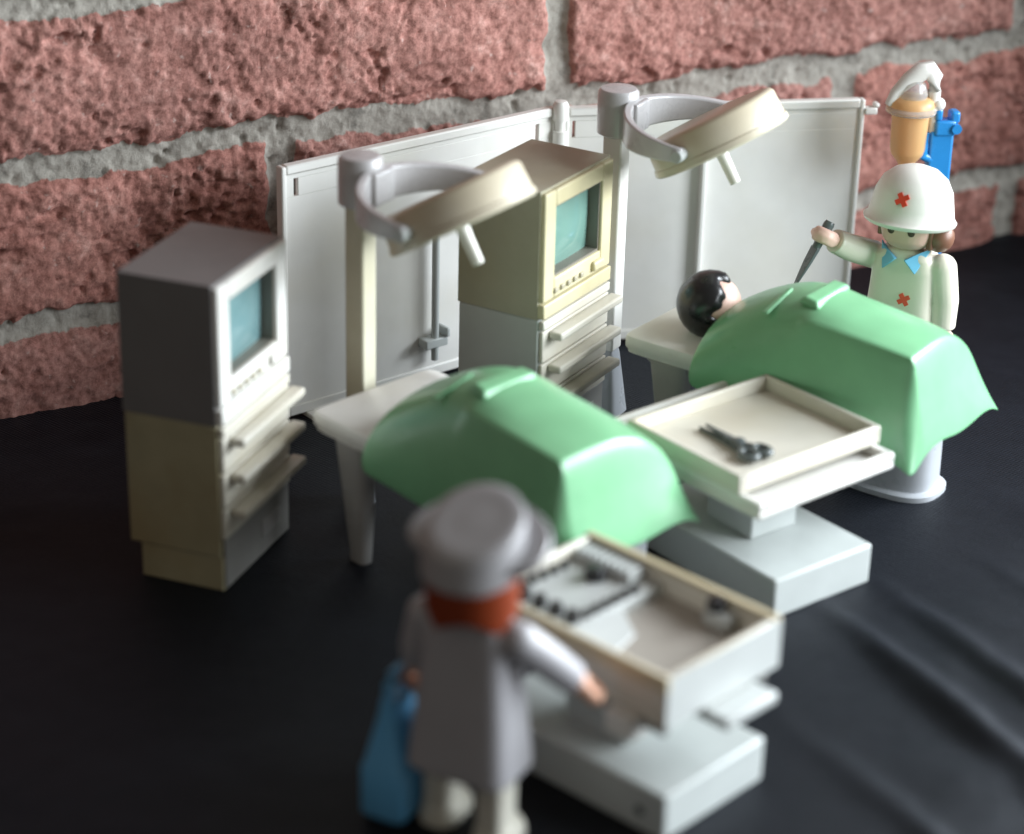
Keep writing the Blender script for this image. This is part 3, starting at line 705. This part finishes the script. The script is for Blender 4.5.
hair_shell(hr, 53.9, 66.2, 10.5, 172, 368, 2.8); hr.build('hair', 'hair_red', doc, .5)
dh, DT = make_hat(doc, 'hat_grey', 64.6, R(2), [(8.5, .2), (10.4, -.6), (10.9, -.3), (11.1, .8), (11.1, 2.2), (10.9, 4.2), (10.9, 5), (10.9, 6.4), (10.9, 8.6), (10.7, 10.1), (10.2, 10.9), (9.0, 11.3), (7.0, 11.1), (3.6, 11.2), (.3, 11.25)], (0, 0, 0), hx=-.6, bulge=.01)
bm_ = MB(); rs = []; n = 44
for k in range(n+1):
    a = R(-16+212*k/n); e = abs(k/n-.5)*2; ro = 10.6+6.0*(1-e**8)
    q = []
    for r_, z_ in ((9.6, -.2), (ro, -1.0), (ro+.5, -.2), (ro, .8), (9.6, 1.6)):
        q.append(DT @ (Matrix.Translation((0, 0, 3.4)) @ Matrix.Rotation(R(13), 4, 'X') @ Vector((r_*math.cos(a), r_*math.sin(a), z_+.10*max(0, r_-10)**1.6))))
    rs.append(q)
bm_.rings(rs); bm_.build('brim', 'hat_grey', dh, 0)
# blue case in the figure's left hand
cs = thing('medical_case', 'blue wedge-shaped case carried by the figure in grey', 'case', (-23.6, 443.6, 0), R(DOC_F-90))
cb = MB(); cb.rings([superring(0, 0, 5.4, 7.0, 1.2, 28, 6), superring(0, 0, 5.8, 7.4, 2, 28, 6), superring(0, 0, 5.8, 7.4, 13, 28, 6), superring(0, 0, 5.2, 6.9, 14.4, 28, 6), superring(0, 0, 2.0, 5.2, 27, 28, 5), superring(0, 0, 1.6, 4.9, 30, 28, 5)]); cb.build('case_body', 'case_blue', cs)
ch_ = MB(); ch_.tube([(0, -3.6, 29.6), (0, -3.3, 34.2), (0, -2, 35.6), (0, 2, 35.6), (0, 3.3, 34.2), (0, 3.6, 29.6)], 1.15, 12); ch_.build('handle', 'case_blue', cs)

# the nurse
NUR = (117.2, 664.0, 0); NUR_F = 242
nur = make_person('person in white coat and round white hat with red crosses, holding a grey scalpel', NUR, NUR_F,
    ((15.8, 8.2, 55.0), (19.2, 14.6, 58.8)), ((-13.0, 0, 41), (-13.4, .6, 31)), 'coat_white', 'skin_pale', 'trouser', coat_z=15.5)
hn = MB(); hair_shell(hn, 57.2, 70, 9.6, 150, 372, 1.4); hn.ball((-9.2, .2, 60.6), 4.6, n=16); hn.build('hair', 'hair_brown', nur, .5)
prof_n = [(8.6, .6), (11.6, -.4), (12.2, 0), (12.5, .9), (12.3, 1.8), (12.2, 5), (11.5, 9.2), (9.6, 12.9), (6.6, 15.4), (3, 16.6), (.3, 16.9)]
nh, NT = make_hat(nur, 'hat_white', 64.3, R(5), prof_n, (1.7, 1.9, 1.2))
def surf(a, z, r): return NT @ Vector((r*math.cos(a), r*math.sin(a), z))
a_ = R(90+2); nrm = (NT.to_3x3() @ Vector((math.cos(a_), math.sin(a_), .42)))
cross(nur, surf(a_, 8.6, 11.75), nrm, 2.15, R(33))
cross(nur, (-2.4, 7.05, 41.5), (-.12, 1, .06), 2.0, R(33))
for s_ in (-1, 1):
    k = MB(); k.rings([[(s_*1.0, 6.0, 53.8), (s_*6.2, 3.6, 56.6), (s_*7.6, 1.0, 56.6), (s_*4.8, 6.2, 50.2)], [(s_*1.2, 7.6, 54.0), (s_*6.4, 5.2, 56.9), (s_*8.0, 1.6, 57.2), (s_*5.2, 7.8, 50.0)]]); k.build('collar', 'collar', nur, .4)
for s_ in (-1, 1):
    e = MB(); e.ball((s_*3.1, 8.3, 63.0), 1.15, sy=.45, n=14); e.build('eye', 'face_print', nur)
# scalpel in the nurse's raised hand
def to_world(loc, deg, p):
    a = R(deg-90); return Vector((loc[0]+p[0]*math.cos(a)-p[1]*math.sin(a), loc[1]+p[0]*math.sin(a)+p[1]*math.cos(a), loc[2]+p[2]))
hw = to_world(NUR, NUR_F, (20.6, 17.6, 60.6))
sp = thing('scalpel', 'dark grey scalpel held in the raised hand of the figure in white', 'scalpel', hw)
a0 = Vector((1.8, 0.6, 4.2)); a1 = Vector((-8.8, -4.4, -16.4))
TSx = align(a0, a1)
hb_ = MB(); hb_.tube([TSx @ Vector((0, 0, 0)), TSx @ Vector((0, 0, 1)), TSx @ Vector((0, 0, 9))], [1.4, 1.7, 1.3], 12); hb_.build('grip', 'dark_steel', sp)
L_ = (a1-a0).length
bl = MB(); bl.rings([[TSx @ Vector((-1.9, -.6, 8.6)), TSx @ Vector((1.6, -.6, 8.6)), TSx @ Vector((1.6, .6, 8.6)), TSx @ Vector((-1.9, .6, 8.6))],
                     [TSx @ Vector((-1.7, -.5, 14)), TSx @ Vector((1.4, -.5, 14)), TSx @ Vector((1.4, .5, 14)), TSx @ Vector((-1.7, .5, 14))],
                     [TSx @ Vector((-.4, -.2, L_)), TSx @ Vector((.4, -.2, L_)), TSx @ Vector((.4, .2, L_)), TSx @ Vector((-.4, .2, L_))]]); bl.build('blade', 'dark_steel', sp, .2)

# the patient: lies on the second table under its drape, local frame of the table
pt = thing('person', 'black-haired patient lying on the table, green drape up to the chin', 'toy figure', T2C, TB)
HX, HY, HZ = 17.6, -18.6, 48.6
pb_ = MB()
pb_.ball((HX, HY, HZ), 8.9, sx=1.0, sy=1.0, sz=.98, n=28)
pb_.tube([(HX, HY-5, 46.5), (HX+1, HY-12, 45.5)], 3.6, 16)
pb_.rings([[(p[0], -27+0*p[2], 0) for p in superring(0, 0, 1, 1, 0, 2)] for _ in range(0)] or [[(20+x_*9.0, y_, 45.2+z_*4.2) for x_, z_ in [(math.cos(2*math.pi*k/24), math.sin(2*math.pi*k/24)) for k in range(24)]] for y_ in (-26, -40, -52)])
for s_ in (-1, 1):
    pb_.tube([(20+s_*10, -28, 45), (20+s_*12, -40, 44.5), (20+s_*11.5, -50, 44)], [3.4, 3.2, 2.6], 12); pb_.ball((20+s_*11.3, -52, 43.8), 2.9, n=12)
    pb_.tube([(20+s_*4.6, -48, 45), (20+s_*4.8, -79, 44.4)], [4.3, 3.7], 14); pb_.ball((20+s_*4.8, -79, 45.6), 4.0, sz=1.1, n=12)
pb_.build('body', 'skin_pale', pt, remesh=.6)
# moulded hair: cap over the crown of the head with a scalloped fringe
hp = MB(); n = 48; rs = []
for j in range(9):
    ring = []
    for k in range(n):
        a = 2*math.pi*k/n
        # polar axis points past the crown (+y local) and slightly up; hairline reaches lower on the nape and sides
        lim = 112+24*math.cos(a-R(160))+8*math.cos(5*a+.6)+5*math.cos(9*a)
        th = R(max(2, lim*j/8)); rr = 10.0 if j < 8 else 9.1
        q = Vector((rr*math.sin(th)*math.cos(a), rr*math.cos(th), rr*math.sin(th)*math.sin(a)))
        ring.append(Vector((HX, HY, HZ))+q)
    rs.append(ring)
hp.rings(rs, True, False); ho = hp.build('hair', 'hair_black', pt)
so = ho.modifiers.new('thick', 'SOLIDIFY'); so.thickness = 1.2*S; so.offset = -1

# ------------------------------------------------------------------ drip stand and bottle behind the nurse
IVx, IVy = 133.6, 716.0
ds = thing('drip_stand', 'bright blue drip stand with knobbed top, behind the figure in white', 'drip stand', (IVx, IVy, 0), R(10))
f = MB(); f.lathe([(12, -.2), (12, 1.6), (10.6, 2.4), (3.2, 4), (2.6, 6), (.3, 6.2)], n=36); f.build('base', 'blue', ds)
p = MB(); p.box(-4.6, 3.2, -2.0, 2.0, 5.8, 76); p.build('post', 'blue', ds, .8, 3)
k = MB(); k.box(-3.4, 3.4, -2.6, 2.6, 74.5, 79.6); k.box(-3.6, -1.2, -2.3, 2.3, 79.55, 83.4); k.box(1.6, 4.6, -2.3, 2.3, 78.6, 82.4); k.build('clamp', 'blue', ds, .8, 3)
w_ = MB(); w_.tube([(3.4, -3.4, 77), (3.4, 3.6, 77)], 1.6, 14); w_.build('knob', 'blue', ds)
br = MB(); br.tube([(-2.0, 0, 66), (-6.2, -.5, 68), (-6.4, -.6, 75.5)], [1.9, 1.9, 1.7], 12); br.build('bracket', 'blue', ds)
# the amber bottle hangs from a white hanger on the stand
bt = thing('drip_bottle', 'amber drip bottle with white hanger, above the white hat', 'bottle', (122.6, 714.0, 0), R(10))
g = MB(); g.lathe([(1.6, 62), (2.0, 64), (3.0, 66), (5.0, 68.4), (5.5, 70.2), (5.9, 82.4), (7.2, 82.8), (7.4, 84.0), (6.8, 85.8), (5.4, 87.0), (.3, 87.2)], n=36); g.build('bottle_body', 'amber', bt)
cl_ = MB(); cl_.lathe([(6.2, 82.6), (7.9, 82.4), (8.1, 83.6), (7.2, 84.4), (6.2, 84.2)], n=36, cap0=False, cap1=False); cl_.build('ring', 'clear', bt)
hgr = MB()
hgr.tube([(-7.6, 0, 84.6), (-5.6, 0, 88.6), (-1.6, 0, 92.6), (2.2, 0, 95.2), (4.6, 0, 95.6), (6.6, 0, 93.2), (7.0, 0, 89), (7.2, 0, 84)], [1.3, 1.8, 2.6, 3.1, 3.1, 2.7, 2.1, 1.7], 14)
hgr.tube([(7.2, 0, 84), (7.6, 0, 78), (7.4, 0, 70), (8.4, 0, 66)], [1.6, 1.4, 1.3, 1.2], 12)
hgr.build('hanger', 'white', bt)
cp = MB(); cp.lathe([(4.4, 86.9), (4.8, 88), (3.8, 91.4), (1.4, 93.6), (.2, 93.7)], n=28); cp.build('cap', 'clear', bt)
kn = MB(); kn.ball((8.6, -.6, 84.6), 2.2, n=16); kn.build('peg', 'white', bt)
